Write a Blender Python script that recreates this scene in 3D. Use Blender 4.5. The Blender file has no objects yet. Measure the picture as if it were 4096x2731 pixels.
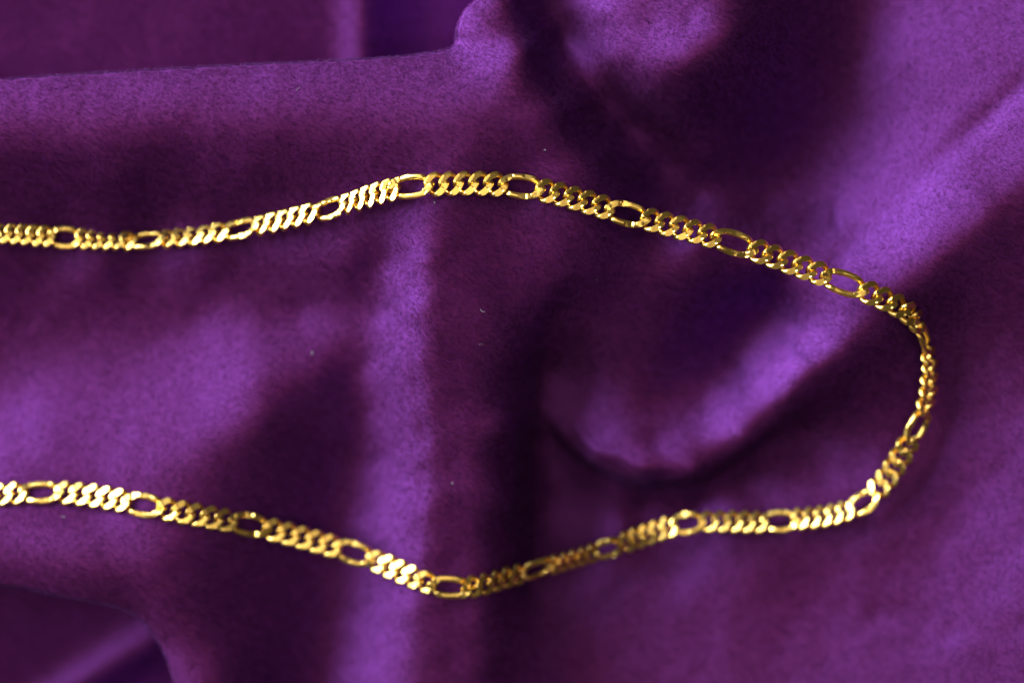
import bpy, math, random
import numpy as np
from mathutils import Vector, Matrix

rng = np.random.default_rng(7)
random.seed(7)
scene = bpy.context.scene
COL = scene.collection
R = math.radians

# ---------------------------------------------------------------- camera
PXM = 0.18 / 1024            # metres per picture pixel on the plane z = 0
D = 0.32                     # camera height above z = 0
cam_d = bpy.data.cameras.new('camera')
cam = bpy.data.objects.new('camera', cam_d)
COL.objects.link(cam)
cam.location = (0, 0, D)
cam_d.sensor_width = 36.0
cam_d.lens = 36.0 * D / 0.18
cam_d.clip_start = 0.01
cam_d.clip_end = 50
cam_d.dof.use_dof = True
cam_d.dof.focus_distance = D - 95 * PXM
cam_d.dof.aperture_fstop = 4.4
scene.camera = cam

# ---------------------------------------------------------------- world and lamps
world = bpy.data.worlds.new('World')
scene.world = world
world.use_nodes = True
bgn = world.node_tree.nodes['Background']
bgn.inputs['Color'].default_value = (1.0, 0.80, 0.62, 1)
bgn.inputs['Strength'].default_value = 0.04


def area_lamp(name, loc, target, sx, sy, watts, colour):
    l = bpy.data.lights.new(name, 'AREA')
    l.shape = 'RECTANGLE'
    l.size, l.size_y = sx, sy
    l.energy = watts
    l.color = colour
    o = bpy.data.objects.new(name, l)
    COL.objects.link(o)
    o.location = loc
    o.rotation_euler = (Vector(target) - Vector(loc)).to_track_quat('-Z', 'Y').to_euler()
    return o


area_lamp('window_light', (-0.76, 0.42, 0.48), (0, 0, 0), 1.05, 0.52, 40.0, (0.98, 0.98, 1.0))
area_lamp('overhead_fill', (-0.15, 0.10, 1.30), (0, 0, 0), 1.0, 0.9, 4.4, (1.0, 0.82, 0.62))  # unseen overhead panel, added for reflections in the gold and warmer shade

vs = scene.view_settings
vs.view_transform = 'Standard'
vs.look = 'None'
vs.exposure = 0.0
vs.gamma = 1.0
vs.use_curve_mapping = False
scene.cycles.max_bounces = 6
scene.cycles.diffuse_bounces = 2
scene.cycles.caustics_reflective = False
scene.cycles.use_denoising = True


# ---------------------------------------------------------------- helpers
def world_xy(px, py, h):
    """picture pixel (1024 x 682) and height in picture pixels -> metres"""
    k = PXM * (D - h * PXM) / D
    return (px - 512.0) * k, -(py - 341.0) * k


def smooth(t):
    t = np.clip(t, 0, 1)
    return t * t * (3 - 2 * t)


def value_noise(x, y, cell, seed):
    """smooth random field, range about -1..1"""
    r = np.random.default_rng(seed)
    n = 512
    g = r.uniform(-1, 1, (n, n))
    fx, fy = x / cell, y / cell
    ix, iy = np.floor(fx).astype(int), np.floor(fy).astype(int)
    tx, ty = smooth(fx - ix), smooth(fy - iy)
    a = g[ix % n, iy % n]; b = g[(ix + 1) % n, iy % n]
    c = g[ix % n, (iy + 1) % n]; d = g[(ix + 1) % n, (iy + 1) % n]
    return (a * (1 - tx) + b * tx) * (1 - ty) + (c * (1 - tx) + d * tx) * ty


class ThinPlate:
    def __init__(self, pts, lam=0.03):
        P = np.array(pts, float)
        self.c = P[:, :2] / 300.0
        n = len(P)
        K = self.k(self.c[:, None, :] - self.c[None, :, :]) + np.eye(n) * lam * 1e-3
        A = np.zeros((n + 3, n + 3))
        A[:n, :n] = K
        A[:n, n] = 1; A[:n, n + 1:] = self.c
        A[n, :n] = 1; A[n + 1:, :n] = self.c.T
        b = np.zeros(n + 3); b[:n] = P[:, 2]
        self.w = np.linalg.solve(A, b)

    @staticmethod
    def k(d):
        r2 = (d ** 2).sum(-1)
        return 0.5 * r2 * np.log(r2 + 1e-12)

    def __call__(self, x, y):
        q = np.stack([x, y], -1).reshape(-1, 2) / 300.0
        out = np.empty(len(q))
        n = len(self.c)
        for s in range(0, len(q), 20000):
            qq = q[s:s + 20000]
            out[s:s + 20000] = self.k(qq[:, None, :] - self.c[None]) @ self.w[:n] + self.w[n] + qq @ self.w[n + 1:]
        return out.reshape(np.shape(x))


def signed_distance(x, y, line):
    """distance to a polyline, positive on the left-hand side in picture axes (y down)"""
    best = np.full(x.shape, 1e9); sign = np.ones(x.shape)
    for (x0, y0), (x1, y1) in zip(line[:-1], line[1:]):
        dx, dy = x1 - x0, y1 - y0
        L2 = dx * dx + dy * dy
        t = np.clip(((x - x0) * dx + (y - y0) * dy) / L2, 0, 1)
        ex, ey = x - x0 - t * dx, y - y0 - t * dy
        dist = np.hypot(ex, ey)
        cr = dx * ey - dy * ex
        m = dist < best - 1e-9
        best = np.where(m, dist, best)
        sign = np.where(m, np.where(cr < 0, 1, -1), sign)
    return best * sign


def polyline_smooth(pts, n=12):
    P = np.array(pts, float)
    P = np.vstack([2 * P[0] - P[1], P, 2 * P[-1] - P[-2]])
    out = []
    for i in range(1, len(P) - 2):
        for t in np.linspace(0, 1, n, endpoint=False):
            a, b, c, d = P[i - 1], P[i], P[i + 1], P[i + 2]
            out.append(0.5 * (2 * b + (c - a) * t + (2 * a - 5 * b + 4 * c - d) * t ** 2 + (3 * b - a - 3 * c + d) * t ** 3))
    out.append(P[-2])
    return np.array(out)


# ---------------------------------------------------------------- velvet cloth: heights of the folds
# (picture x, picture y, height), all in picture pixels
FOLDS = [
    # long fold at the top left and the plateau it runs into
    (-150, 115, 52), (0, 108, 55), (120, 100, 58), (250, 95, 62), (375, 88, 68), (440, 85, 70),
    (-150, 175, 30), (0, 170, 34), (120, 170, 38), (250, 165, 44), (375, 150, 57), (480, 110, 69), (498, 40, 62), (500, -60, 60), (470, -120, 64),
    (470, 150, 66), (540, 150, 62), (430, 210, 54), (508, 90, 69),
    (60, 235, 2), (150, 236, -1), (240, 228, 10), (330, 205, 32), (410, 180, 52), (520, 186, 52), (-150, 240, 4),
    # fall to the dark valley right of the plateau
    (508, 0, 58), (526, 50, 60), (562, 110, 58), (600, 160, 46), (535, -80, 34), (545, 0, 18), (562, 40, 9), (586, 78, 22), (606, 102, 15), (628, 130, 6), (662, 168, -6),
    (695, 198, -11), (760, 215, -18), (824, 205, -20), (620, 205, 40), (700, 240, 24), (760, 260, 16),
    # hump at the top
    (650, 30, 58), (690, 15, 64), (654, 76, 54), (640, 104, 24), (690, 62, 70), (720, -50, 58), (600, 10, 42), (612, 56, 40), (615, -80, 34), (733, 32, 70),
    (772, 48, 36), (808, 70, 4), (750, 92, 32), (712, 118, 24), (676, 118, 26), (700, 158, 2), (785, -40, 30), (820, 120, -15), (850, 0, -8),
    (860, 60, -12), (840, 150, -18), (840, -100, -5),
    # long diagonal ridge on the right
    (900, 60, 2), (960, 60, 22), (1024, 60, 38), (1100, 40, 52), (900, 150, 6), (950, 150, 27), (990, 160, 40), (880, 215, 12), (915, 225, 34),
    (850, 262, 22), (1080, 120, 62), (985, 212, 52), (935, 258, 47), (895, 298, 41), (850, 335, 31), (800, 362, 18), (788, 394, 13), (744, 438, 5),
    (800, 285, 9), (795, 335, -9), (1024, 245, 46), (1000, 290, 34), (1100, 250, 50), (950, 322, 20), (905, 348, 22), (860, 392, 2), (805, 425, -14), (745, 478, -26),
    # flat part, lower right
    (960, 400, 0), (1024, 350, 16), (1100, 350, 26), (1024, 450, 8), (960, 500, -10), (1024, 600, 12), (1150, 600, 36), (900, 600, -14), (800, 600, -28), (700, 600, -36),
    (1024, 720, 16), (850, 720, -14), (700, 720, -32), (880, 500, -14), (800, 510, -22), (730, 515, -24), (700, 830, -28), (1150, 830, 40),
    # pit and mound right of the centre
    (640, 250, 28), (700, 288, 15), (758, 326, -28), (742, 362, -29), (700, 384, -20), (775, 300, -14), (620, 300, 19), (570, 275, 38), (560, 325, 18), (600, 358, -3), (660, 350, -4),
    (600, 398, -12), (655, 402, -14), (705, 408, -15), (560, 400, -18), (600, 435, -9), (655, 442, -7), (700, 448, -2), (644, 472, -4), (694, 470, 1), (594, 455, -11), (566, 433, -18), (700, 502, -32), (644, 503, -38), (590, 488, -40), (553, 462, -42), (620, 530, -40),
    (550, 545, -42), (600, 600, -42), (545, 660, -30), (600, 680, -40), (600, 760, -42),
    # central ridge: crest, then the fall on its right side (its left flank is added below)
    (450, 260, 50), (485, 255, 47), (510, 300, 40),
    (518, 360, 24), (534, 370, -6), (514, 430, 16), (530, 440, -22), (511, 500, 4), (528, 510, -34), (508, 570, -6), (526, 592, -28), (508, 680, -18), (530, 760, -28),
    # left part
    (350, 260, 24), (300, 262, 12), (200, 262, 3), (100, 262, 0), (0, 262, 0), (-150, 265, 0), (350, 325, 3), (300, 312, -6), (200, 310, -12), (100, 350, -18), (0, 400, -26), (-150, 440, -30),
    (0, 450, -10), (50, 440, -5), (120, 420, -4), (200, 395, 2), (270, 370, 9), (320, 372, 4), (200, 455, 14), (120, 475, 9), (260, 420, 16), (300, 415, 4),
    (335, 425, -8), (265, 475, 2), (300, 500, -15), (330, 480, -21), (230, 500, 8), (0, 485, 4), (100, 505, 8), (-150, 500, -4),
    # lower left plateau
    (0, 540, 14), (80, 545, 20), (150, 558, 21), (200, 572, 13), (250, 585, -6), (300, 600, -28), (120, 590, 24), (200, 640, 8), (240, 690, -4), (300, 690, -38), (340, 560, -32),
    (-150, 540, 8), (225, 800, -4), (300, 800, -42),
]
for yy, xt, ht, xf, hf in zip(range(260, 811, 50), (424, 417, 416, 421, 424, 421, 416, 411, 404, 400, 398, 396), (51, 44, 36, 29, 21, 14, 7, 1, -5, -10, -15, -20),
                              (389, 385, 372, 373, 379, 373, 366, 361, 352, 344, 340, 338), (27, 15, 2, -7, -15, -22, -28, -33, -37, -40, -44, -46)):
    FOLDS += [(xt, yy, ht), (xf, yy, hf)] + ([(452, yy, ht + 3), (487, yy, ht + 1)] if yy > 300 else [])
RELIEF = 1.7
TP = ThinPlate([(x, y, h * RELIEF) for x, y, h in FOLDS])
EDGE_TOP = polyline_smooth([(-320, 108), (-150, 94), (0, 80), (125, 72), (250, 65), (375, 59), (432, 53), (456, 45), (459, 27), (466, 10), (482, -8), (500, -60), (505, -320)], 8)
EDGE_LOW = polyline_smooth([(190, 1000), (186, 760), (176, 690), (166, 655), (150, 628), (122, 607), (50, 592), (0, 583), (-150, 570), (-320, 560)], 8)

SWOOSH = polyline_smooth([(800, 402), (750, 440), (700, 470), (644, 477), (596, 459), (566, 436), (550, 405)], 8)
CRESTS = [
    (polyline_smooth([(500, -160), (506, 0), (520, 50), (538, 95), (563, 140), (600, 182), (660, 222), (720, 245)], 8), 8, 30, 80, -400, 240),
    (polyline_smooth([(575, 250), (542, 293), (525, 337), (518, 376), (513, 408), (510, 448), (509, 480), (511, 544), (507, 570), (496, 620)], 8), 16, 26, 60, 270, 620),
    (SWOOSH, 16, 12, 30, 390, 560),
    (polyline_smooth([(1120, 60), (1060, 125), (985, 212), (935, 258), (895, 300), (850, 338), (800, 374)], 8), 6, 50, 80, -400, 400),
]
CREASES = [
    (polyline_smooth([(406, 250), (409, 300), (412, 350), (418, 400), (425, 440)], 8), 2.0, 5),
    (polyline_smooth([(1060, 50), (1024, 83), (952, 151), (904, 191), (856, 239), (838, 262)], 8), 5.0, 13),
    (polyline_smooth([(838, 190), (836, 205), (834, 222)], 8), 2.5, 6),
    (polyline_smooth([(422, 470), (419, 510), (412, 560)], 8), 1.5, 6),
    (polyline_smooth([(880, 612), (910, 618), (945, 634)], 8), 2.0, 14),
]


def cloth_height(x, y, rim=False):
    x, y = np.clip(x, -170, 1194), np.clip(y, -170, 852)
    h = TP(x, y)
    h = h + 1.2 * value_noise(x, y, 46, 1) + 0.5 * value_noise(x + 31, y, 19, 2)
    # crisp crests: cloth breaks away steeply on one side of each of these lines
    for line, amt, w, decay, y0, y1 in CRESTS:
        d = signed_distance(x, y, line)
        t = smooth((y - y0) / 50.0) * smooth((y1 - y) / 50.0)
        h = h - amt * t * smooth(d / w) * np.exp(-(np.maximum(d, 0) / decay) ** 2)
    # narrow creases
    for line, amt, w in CREASES:
        d = signed_distance(x, y, line)
        h = h - amt * np.exp(-(d / w) ** 2) * (0.85 + 0.3 * value_noise(x, y, 30, 8))
    d = signed_distance(x, y, SWOOSH)
    h = h + 1.6 * np.sin(d / 2.6 + 2.5 * value_noise(x, y, 30, 9)) * np.exp(-((d + 9) / 11.0) ** 2) * smooth((690 - x) / 60) * smooth((y - 420) / 20)
    # fold at the top: rounded lip, then a steep fall to the cloth behind it
    d = signed_distance(x, y, EDGE_TOP)
    keep = h
    rad = 80.0
    q = np.clip((d + rad) / rad, 0, 0.985)
    lip = 52 * q ** 2.2
    back = -85 + 25 * np.exp(-((x - 352) / 24.0) ** 2) + 8 * np.exp(-((x - 180) / 110.0) ** 2) - 16 * smooth((x - 365) / 60) \
        + 0.34 * (60 - y) + 1.5 * value_noise(x, y, 60, 3)
    h = h - lip
    keep = np.where(d > 0, np.minimum(keep, keep - lip), h)
    h = h + (back - h) * smooth(d / 7.0)
    # fold at the lower left
    d = signed_distance(x, y, EDGE_LOW)
    rad = 60.0
    q = np.clip((d + rad) / rad, 0, 0.985)
    lip = 30 * q ** 2.4
    back = -105 + 22 * np.exp(-(((x - 110) * 0.55 + (y - 672) * 0.83) / 22.0) ** 2) - 0.6 * (y - 620) + 1.5 * value_noise(x, y, 60, 4)
    h = h - lip
    keep = np.where(d > -rad, keep - lip, keep)
    h = h + (back - h) * smooth(d / 7.0)
    return (h, keep) if rim else h


def axis(lo, hi, a, b, step, coarse):
    left = np.arange(a, lo, -coarse)[1:][::-1]
    return np.concatenate([left, np.arange(a, b, step), np.arange(b, hi, coarse)])


gx = axis(-720, 1744, -30, 1054, 1.8, 7.0)
gy = axis(-650, 1332, -30, 712, 1.8, 7.0)
GX, GY = np.meshgrid(gx, gy)
GH, RIM = cloth_height(GX, GY, True)       # cloth below a rim hangs straight down from it
WX, WY = world_xy(GX, GY, RIM)
V = np.stack([WX, WY, GH * PXM], -1)
ny_, nx_ = GX.shape


# ---------------------------------------------------------------- materials
def material(name):
    m = bpy.data.materials.new(name)
    m.use_nodes = True
    nt = m.node_tree
    for n in list(nt.nodes):
        nt.nodes.remove(n)
    out = nt.nodes.new('ShaderNodeOutputMaterial')
    return m, nt, out


DEPTH = (0.105, 0.0066, 0.014, 1)
VIOLET, WINE, BLOOM = (0.078, 0.0365, 0.290, 1), (0.044, 0.0034, 0.0115, 1), (0.09, 0.038, 0.16, 1)
NAP = (0.52, -0.34, 0.0)                    # the pile leans this way


def velvet(name, fibres):
    m, nt, out = material(name)
    L = nt.links.new
    if fibres:
        at = nt.nodes.new('ShaderNodeAttribute'); at.attribute_name = 'nap_normal'
        at2 = nt.nodes.new('ShaderNodeAttribute'); at2.attribute_name = 'pile_normal'
        at3 = nt.nodes.new('ShaderNodeAttribute'); at3.attribute_name = 'deep_normal'
        nap, plain, deep = at.outputs['Vector'], at2.outputs['Vector'], at3.outputs['Vector']
    else:
        ge = nt.nodes.new('ShaderNodeNewGeometry')
        va = nt.nodes.new('ShaderNodeVectorMath'); va.operation = 'ADD'
        va.inputs[1].default_value = NAP
        vn = nt.nodes.new('ShaderNodeVectorMath'); vn.operation = 'NORMALIZE'
        L(ge.outputs['Normal'], va.inputs[0]); L(va.outputs[0], vn.inputs[0])
        va2 = nt.nodes.new('ShaderNodeVectorMath'); va2.operation = 'ADD'
        va2.inputs[1].default_value = tuple(1.6 * c for c in NAP)
        vn2 = nt.nodes.new('ShaderNodeVectorMath'); vn2.operation = 'NORMALIZE'
        L(ge.outputs['Normal'], va2.inputs[0]); L(va2.outputs[0], vn2.inputs[0])
        nap, plain, deep = vn.outputs[0], ge.outputs['Normal'], vn2.outputs[0]
    df = nt.nodes.new('ShaderNodeBsdfDiffuse')      # fibre sides that catch the light: violet
    df.inputs['Color'].default_value = VIOLET
    rd = nt.nodes.new('ShaderNodeBsdfDiffuse')      # depth of the pile: wine red
    rd.inputs['Color'].default_value = WINE
    sh = nt.nodes.new('ShaderNodeBsdfSheen')
    sh.inputs['Color'].default_value = BLOOM
    sh.inputs['Roughness'].default_value = 0.4
    ad = nt.nodes.new('ShaderNodeAddShader')
    ad2 = nt.nodes.new('ShaderNodeAddShader')
    L(nap, df.inputs['Normal']); L(plain, rd.inputs['Normal']); L(plain, sh.inputs['Normal'])
    L(df.outputs[0], ad.inputs[0]); L(sh.outputs[0], ad.inputs[1])
    L(ad.outputs[0], ad2.inputs[0]); L(rd.outputs[0], ad2.inputs[1])
    dp = nt.nodes.new('ShaderNodeBsdfDiffuse')      # between the fibres: darkest red
    dp.inputs['Color'].default_value = DEPTH
    ad3 = nt.nodes.new('ShaderNodeAddShader')
    L(deep, dp.inputs['Normal'])
    L(ad2.outputs[0], ad3.inputs[0]); L(dp.outputs[0], ad3.inputs[1])
    L(ad3.outputs[0], out.inputs['Surface'])
    return m


def gold():
    m, nt, out = material('yellow_gold')
    b = nt.nodes.new('ShaderNodeBsdfPrincipled')
    b.inputs['Base Color'].default_value = (1.0, 0.71, 0.185, 1)
    b.inputs['Metallic'].default_value = 1.0
    b.inputs['Roughness'].default_value = 0.30
    tc = nt.nodes.new('ShaderNodeTexCoord')
    nz = nt.nodes.new('ShaderNodeTexNoise')
    nz.inputs['Scale'].default_value = 900.0
    nz.inputs['Detail'].default_value = 3.0
    bp = nt.nodes.new('ShaderNodeBump')
    bp.inputs['Strength'].default_value = 0.25
    bp.inputs['Distance'].default_value = 0.0001
    nt.links.new(tc.outputs['Object'], nz.inputs['Vector'])
    nt.links.new(nz.outputs['Fac'], bp.inputs['Height'])
    nt.links.new(bp.outputs['Normal'], b.inputs['Normal'])
    nt.links.new(b.outputs[0], out.inputs['Surface'])
    return m


M_GROUND, M_PILE, M_GOLD = velvet('velvet_ground', False), velvet('velvet_pile', True), gold()

# ---------------------------------------------------------------- velvet cloth mesh
verts = V.reshape(-1, 3)
idx = np.arange(ny_ * nx_).reshape(ny_, nx_)
quads = np.stack([idx[1:, :-1], idx[1:, 1:], idx[:-1, 1:], idx[:-1, :-1]], -1).reshape(-1, 4)
me = bpy.data.meshes.new('velvet_cloth')
me.vertices.add(len(verts)); me.vertices.foreach_set('co', verts.astype(np.float32).ravel())
me.loops.add(quads.size); me.loops.foreach_set('vertex_index', quads.astype(np.int32).ravel())
me.polygons.add(len(quads))
me.polygons.foreach_set('loop_start', np.arange(0, quads.size, 4, dtype=np.int32))
me.update(calc_edges=True)
me.polygons.foreach_set('use_smooth', np.ones(len(quads), bool))
me.materials.append(M_GROUND)
cloth = bpy.data.objects.new('velvet_cloth', me)
COL.objects.link(cloth)
cloth['label'] = 'deep purple velvet cloth lying in soft folds under the gold chain'
cloth['category'] = 'cloth'

# ---------------------------------------------------------------- velvet pile (short fibres)
N_FIBRES = 1250000
A, B, C, Dq = V[1:, :-1], V[1:, 1:], V[:-1, 1:], V[:-1, :-1]
nrm = np.cross(B - Dq, C - A)
nrm = -nrm if nrm[..., 2].mean() < 0 else nrm
area = 0.5 * np.linalg.norm(nrm, axis=-1)
nrm = nrm / np.linalg.norm(nrm, axis=-1, keepdims=True)
prob = (np.minimum(area, np.median(area) * 60) * smooth((nrm[..., 2] + 0.02) / 0.05)).ravel()
mx_, my_ = GX[1:, 1:].ravel(), GY[1:, 1:].ravel()
beyond = np.maximum(np.maximum(-40 - mx_, mx_ - 1064), np.maximum(-40 - my_, my_ - 722))
prob = prob * np.clip(1 - beyond / 170.0, 0.03, 1.0)
prob = prob / prob.sum()
pick = rng.choice(len(prob), N_FIBRES, p=prob)
u, v = rng.random((N_FIBRES, 1)), rng.random((N_FIBRES, 1))
pa, pb, pc, pd = (q.reshape(-1, 3)[pick] for q in (A, B, C, Dq))
root = (pa * (1 - u) + pb * u) * (1 - v) + (pd * (1 - u) + pc * u) * v
fn = nrm.reshape(-1, 3)[pick]
rx, ry = root[:, 0] / PXM, root[:, 1] / PXM
# nap: leans one way, with brushed patches and small tufts
along, across = (rx * 0.45 + ry * 0.89) / 3.0, rx * 0.89 - ry * 0.45      # tufts run along the nap
nap_ang = R(-40) + 0.6 * value_noise(rx + 900, ry + 900, 60, 11) + 0.9 * value_noise(along + 900, across + 900, 5, 12) + 1.3 * value_noise(along + 900, across + 900, 1.9, 13)
nap_amt = 0.55 + 0.25 * value_noise(rx + 500, ry + 700, 26, 14) + 0.6 * value_noise(along + 500, across + 700, 2.2, 15)
lean = np.stack([np.cos(nap_ang) * nap_amt, np.sin(nap_ang) * nap_amt, np.zeros_like(nap_ang)], -1)
lean = lean - fn * (lean * fn).sum(-1, keepdims=True)
jit = rng.normal(0, 0.22, (N_FIBRES, 3))
dirn = fn + lean + jit
dirn /= np.linalg.norm(dirn, axis=-1, keepdims=True)
length = (0.00043 * (1 + 0.25 * rng.normal(size=(N_FIBRES, 1))) * (1 + 0.25 * value_noise(rx, ry, 3.5, 16))[:, None]).clip(0.00015, 0.0008)
mid = root + (fn * 0.45 + dirn * 0.55) * length * 0.5
tip = mid + (dirn + lean * 0.35) * length * 0.5
pts = np.stack([root, mid, tip], 1).astype(np.float32)
hc = bpy.data.hair_curves.new('velvet_pile')
hc.add_curves([3] * N_FIBRES)
hc.attributes['position'].data.foreach_set('vector', pts.ravel())
rad_a = hc.attributes.get('radius') or hc.attributes.new('radius', 'FLOAT', 'POINT')
rad = np.tile(np.array([0.000019, 0.000017, 0.000009], np.float32), N_FIBRES)
rad_a.data.foreach_set('value', rad)
for nm, vec in (('pile_normal', fn + dirn * 0.3), ('nap_normal', fn + dirn * 0.38 + np.array(NAP)), ('deep_normal', fn + dirn * 0.4 + 1.6 * np.array(NAP))):
    vec = vec / np.linalg.norm(vec, axis=-1, keepdims=True)
    hc.attributes.new(nm, 'FLOAT_VECTOR', 'CURVE').data.foreach_set('vector', vec.astype(np.float32).ravel())
hc.materials.append(M_PILE)
pile = bpy.data.objects.new('velvet_pile', hc)
COL.objects.link(pile)
pile.parent = cloth
pile['kind'] = 'stuff'

# ---------------------------------------------------------------- gold chain
WIRE = 5.7                                  # wire diameter, picture pixels
A_SMALL, A_LONG, B_LINK = 10.2, 21.3, 9.2   # half lengths and half width of the wire's centre line


def link_mesh(name, a, seed):
    r = np.random.default_rng(seed)
    nu, nv = 84, 18
    th = np.linspace(0, 2 * np.pi, nu, endpoint=False)
    # a rounded oval: straight sides on the long link
    ex = 2.0 if a < 15 else 2.15
    cx = a * np.sign(np.cos(th)) * np.abs(np.cos(th)) ** (2 / ex)
    cw = B_LINK * np.sign(np.sin(th)) * np.abs(np.sin(th)) ** (2 / ex)
    # both ends turn about the chain's axis so that neighbours interlock
    reach = 10.2
    e = np.where(cx > 0, np.clip((cx - (a - reach)) / reach, 0, 1), -np.clip((-cx - (a - reach)) / reach, 0, 1))
    phi = -R(60) * e
    cen = np.stack([cx, cw * np.cos(phi), cw * np.sin(phi)], -1)
    tan = np.roll(cen, -1, 0) - np.roll(cen, 1, 0)
    tan /= np.linalg.norm(tan, axis=1, keepdims=True)
    up = np.stack([np.zeros(nu), -np.sin(phi), np.cos(phi)], -1)
    side = np.cross(up, tan); side /= np.linalg.norm(side, axis=1, keepdims=True)
    up = np.cross(tan, side)
    ps = np.linspace(0, 2 * np.pi, nv, endpoint=False)
    rr = WIRE / 2 * (1.0 if a < 15 else 1.06)
    P = cen[:, None] + rr * (np.cos(ps)[None, :, None] * side[:, None] * 1.04 + np.sin(ps)[None, :, None] * up[:, None])
    P = P.reshape(-1, 3)
    # the faces are ground flat: many small cuts at slightly different tilts
    for sgn in (1, -1):
        nc = 9 if a < 15 else 15
        for k in range(nc):
            t = 2 * np.pi * (k + r.uniform(-.3, .3)) / nc
            c0 = np.array([a * np.cos(t), B_LINK * np.sin(t), 0])
            n = np.array([r.normal(0, .16) + 0.05 * np.cos(t), r.normal(0, .16) + 0.16 * np.sin(t), sgn * 1.0])
            n /= np.linalg.norm(n)
            ee = min(max((abs(c0[0]) - (a - reach)) / reach, 0), 1)
            c0[2] = sgn * (2.75 + 2.0 * ee ** 0.7 + r.uniform(-.25, .3))
            near = np.hypot(P[:, 0] - c0[0], P[:, 1] - c0[1]) < (7.5 if a < 15 else 8.5)
            dd = (P - c0) @ n
            m = near & (dd > 0)
            P[m] -= dd[m, None] * n
        cap = sgn * P[:, 2] > 5.2
        P[cap, 2] = sgn * 5.2
    i = np.arange(nu)[:, None] * nv; j = np.arange(nv)[None]
    i2 = (np.arange(nu)[:, None] + 1) % nu * nv; j2 = (j + 1) % nv
    F = np.stack(np.broadcast_arrays(i + j, i2 + j, i2 + j2, i + j2), -1).reshape(-1, 4)
    m = bpy.data.meshes.new(name)
    m.from_pydata((P * PXM).tolist(), [], F[:, ::-1].tolist())
    m.polygons.foreach_set('use_smooth', np.ones(len(F), bool))
    m.update()
    m.set_sharp_from_angle(angle=R(24))
    m.materials.append(M_GOLD)
    return m


SMALL = [link_mesh('small_link', A_SMALL, 100 + k) for k in range(6)]
LONG = [link_mesh('long_link', A_LONG, 200 + k) for k in range(4)]

# long links, in order along the chain: picture x, y (4096 wide), height, tilt of the flat face to picture right / picture down
ANCHORS = [
    (-920, 960, 10, -0.10, -0.30), (-490, 905, 12, -0.10, -0.30), (-60, 925, 12, -0.10, -0.30),
    (262, 949, 8, -0.2, -0.30), (591, 959, 5, -0.10, -0.7), (966, 914, 18, -0.25, -0.60), (1323, 833, 40, -0.35, -0.50), (1645, 745, 59, -0.30, -0.15),
    (2087, 745, 62, 0.0, -0.10), (2510, 855, 56, 0.0, -0.14), (2936, 971, 53, -0.08, -0.08), (3378, 1131, 50, -0.10, -0.08),
    (3698, 1352, 26, 1.3, -0.50), (3668, 1706, 6, 0.55, -0.10), (3455, 2008, -6, -0.45, -0.45), (3121, 2082, -14, -0.10, -0.45), (2752, 2090, -18, -0.10, -0.35),
    (2428, 2192, -24, 0.40, 0.65), (2143, 2274, -8, 0.40, 0.65), (1798, 2343, 8, 0.10, 0.25), (1417, 2209, -6, -0.35, -0.10), (1000, 2095, 2, -0.20, -0.25), (587, 2013, 8, -0.20, -0.25),
    (168, 1967, 8, -0.3, -0.4), (-240, 2010, 4, -0.3, -0.5), (-660, 2060, 4, -0.2, -0.4), (-1070, 2040, 4, -0.2, -0.4),
]
AN = []
for x4, y4, h, tx, ty in ANCHORS:
    h *= RELIEF
    X, Y = world_xy(x4 / 4, y4 / 4, h)
    n = Vector((tx, -ty, 1)).normalized()
    AN.append((X, Y, h * PXM, n.x, n.y, n.z))
# extra points where the chain turns its corner over the ridge on the right
turn = next(i for i, q in enumerate(ANCHORS) if q[0] == 3698)


def chain_point(x4, y4, h, tx, ty):
    X, Y = world_xy(x4 / 4, y4 / 4, h * RELIEF)
    n = Vector((tx, -ty, 1)).normalized()
    return (X, Y, h * RELIEF * PXM, n.x, n.y, n.z)


EXT = AN[:turn] + [chain_point(3620, 1238, 44, 0.30, -0.05), AN[turn], chain_point(3720, 1500, 15, 0.9, -0.3)] + AN[turn + 1:]
fine = polyline_smooth(EXT, 60)             # 60 steps from one long link to the next
CURVE = np.concatenate([fine[:(turn - 1) * 60], fine[(turn - 1) * 60:(turn + 3) * 60:2], fine[(turn + 3) * 60:]])
kk = PXM * (D - CURVE[:, 2]) / D
ground = cloth_height(CURVE[:, 0] / kk + 512, 341 - CURVE[:, 1] / kk) * PXM + 3.6 * PXM
lift = np.maximum(ground - CURVE[:, 2], 0)
lift = np.convolve(np.pad(lift, 20, 'edge'), np.hanning(43)[1:-1] / np.hanning(43).sum(), 'valid')
CURVE[:, 2] += lift
chain = bpy.data.objects.new('gold_chain_necklace', None)
COL.objects.link(chain)
chain['label'] = 'polished yellow gold chain necklace laid in a long loop on the purple velvet'
chain['category'] = 'necklace'
chain.location = Vector(CURVE[len(CURVE) // 2][:3])
base_inv = Matrix.Translation(-chain.location)
HALF = (A_LONG + A_SMALL - WIRE)            # long centre to small centre
STEP = 2 * A_SMALL - WIRE
NOM = 2 * HALF + 4 * STEP
count = 0
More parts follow.
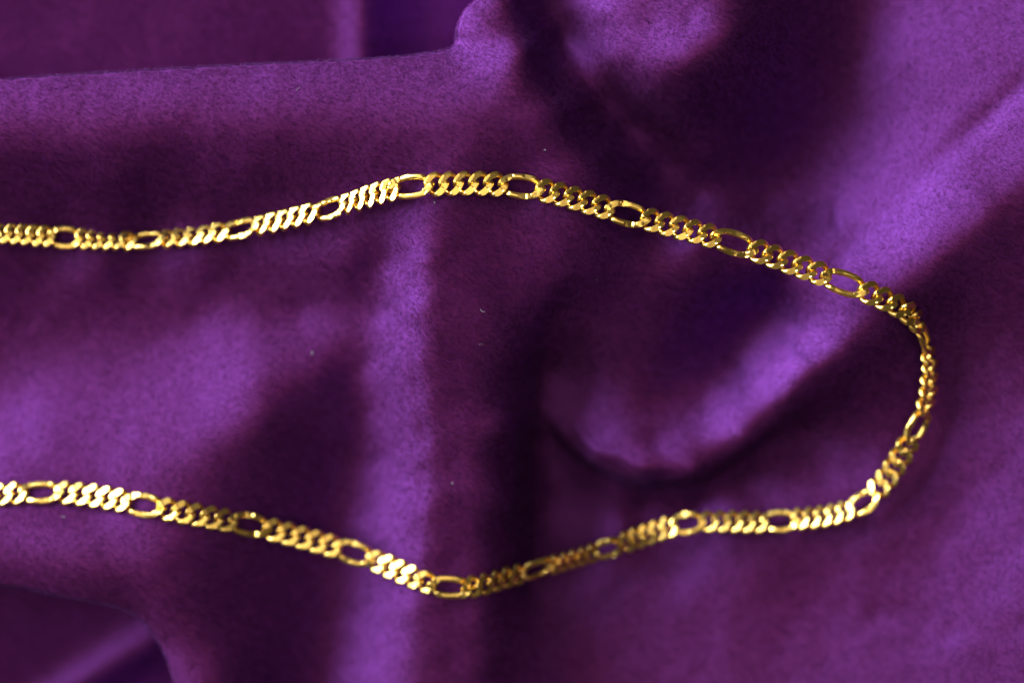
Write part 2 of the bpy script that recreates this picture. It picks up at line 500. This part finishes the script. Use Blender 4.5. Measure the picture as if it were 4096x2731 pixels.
for k in range(len(ANCHORS) - 1):
    seg = CURVE[k * 60:(k + 1) * 60 + 1]
    ln = np.concatenate([[0], np.cumsum(np.linalg.norm(np.diff(seg[:, :3], axis=0), axis=1))])
    squeeze = ln[-1] / (NOM * PXM)
    stops = [0.0] + [(HALF + STEP * j) / NOM for j in range(5)]
    for j, f in enumerate(stops):
        s = f * ln[-1]
        p = np.array([np.interp(s, ln, seg[:, c]) for c in range(6)])
        reach = ln[-1] * 0.06
        q0 = np.array([np.interp(max(s - reach, 0), ln, seg[:, c]) for c in range(3)])
        q1 = np.array([np.interp(min(s + reach, ln[-1]), ln, seg[:, c]) for c in range(3)])
        if j == 0 and k > 0:
            q0 = CURVE[k * 60 - 4][:3]; q1 = CURVE[k * 60 + 4][:3]
        tx = Vector(q1 - q0).normalized()
        nz = Vector(p[3:6])
        tilt = (1 - min(squeeze, 1)) * 0.35 if j else 0.0
        nz = (nz - tx * nz.dot(tx)).normalized()
        yv = nz.cross(tx)
        rot = Matrix((tx, yv, nz)).transposed()
        rot = rot @ Matrix.Rotation(-tilt + random.gauss(0, 0.03), 3, 'Y') @ Matrix.Rotation(random.gauss(0, 0.05), 3, 'X') @ Matrix.Rotation(random.gauss(0, 0.03), 3, 'Z')
        mesh = LONG[k % 4] if j == 0 else SMALL[(count * 5 + j) % 6]
        o = bpy.data.objects.new('long_link' if j == 0 else 'small_link', mesh)
        COL.objects.link(o)
        o.parent = chain
        o.matrix_local = base_inv @ (Matrix.Translation(Vector(p[:3])) @ rot.to_4x4() @ Matrix.Diagonal((min(max(squeeze, 0.74), 1.04), 1, 1, 1)))
        count += 1


# ---------------------------------------------------------------- lint and dust on the velvet
def lint_material():
    m, nt, out = material('white_lint')
    b = nt.nodes.new('ShaderNodeBsdfPrincipled')
    b.inputs['Base Color'].default_value = (0.22, 0.22, 0.27, 1)
    b.inputs['Roughness'].default_value = 0.8
    nt.links.new(b.outputs[0], out.inputs['Surface'])
    return m


M_LINT = lint_material()


def on_cloth(px, py, up):
    h = float(cloth_height(np.array([px]), np.array([py]))[0]) + up
    X, Y = world_xy(px, py, h)
    return Vector((X, Y, h * PXM))


def lint(px, py, label, size, radius, seed):
    r = random.Random(seed)
    base = on_cloth(px, py, 2.2)
    ang, bend = r.uniform(0, 6.28), r.uniform(-2.2, 2.2)
    pts_, p = [], Vector((0, 0, 0))
    for i in range(9):
        pts_.append(p.copy())
        ang += bend * 0.22 + r.uniform(-.5, .5)
        p += Vector((math.cos(ang), math.sin(ang), r.uniform(-.25, .35))) * size / 9
    vs_, fs_ = [], []
    for i, q in enumerate(pts_):
        t = (pts_[min(i + 1, 8)] - pts_[max(i - 1, 0)]).normalized()
        s_ = t.cross(Vector((0, 0, 1))).normalized(); u_ = s_.cross(t)
        rr_ = radius * (0.45 if i in (0, 8) else r.uniform(.8, 1.2))
        for k in range(5):
            a_ = 2 * math.pi * k / 5
            vs_.append(q + (s_ * math.cos(a_) + u_ * math.sin(a_)) * rr_)
    for i in range(8):
        for k in range(5):
            fs_.append((i * 5 + k, i * 5 + (k + 1) % 5, i * 5 + 5 + (k + 1) % 5, i * 5 + 5 + k))
    fs_ += [tuple(range(4, -1, -1)), tuple(range(40, 45))]
    m = bpy.data.meshes.new('lint_fibre')
    m.from_pydata([tuple(v_) for v_ in vs_], [], fs_)
    m.materials.append(M_LINT)
    o = bpy.data.objects.new('lint_fibre', m)
    COL.objects.link(o)
    o.location = base
    o['label'] = label
    o['category'] = 'lint'
    o['group'] = 'lint caught in the velvet'


for args in [
    (597, 281, 'white curled lint fibre on the wine red slope inside the chain loop', 0.0019, 0.00005, 1),
    (434, 203, 'tiny white lint speck just below the chain at its highest bend', 0.0006, 0.00009, 2),
    (312, 354, 'pale round lint speck on the violet hollow left of the central ridge', 0.0006, 0.00010, 3),
    (544, 150, 'tiny lint speck above the chain at the edge of the dark valley', 0.0005, 0.00007, 4),
    (480, 308, 'thin curled lint thread across the top of the central ridge', 0.0013, 0.00003, 6),
    (483, 345, 'faint lint thread half way down the central ridge', 0.0011, 0.00003, 8),
    (453, 484, 'tiny white lint speck on the low end of the central ridge', 0.0006, 0.00007, 9),
    (300, 87, 'thin pale lint curl on the bright crest of the long fold', 0.0011, 0.00003, 10),
    (65, 516, 'pale lint speck below the chain on the lower left fold', 0.0007, 0.00007, 11),
    (829, 30, 'tiny lint speck in the dark valley beside the hump', 0.0007, 0.00005, 12),
]:
    lint(*args)
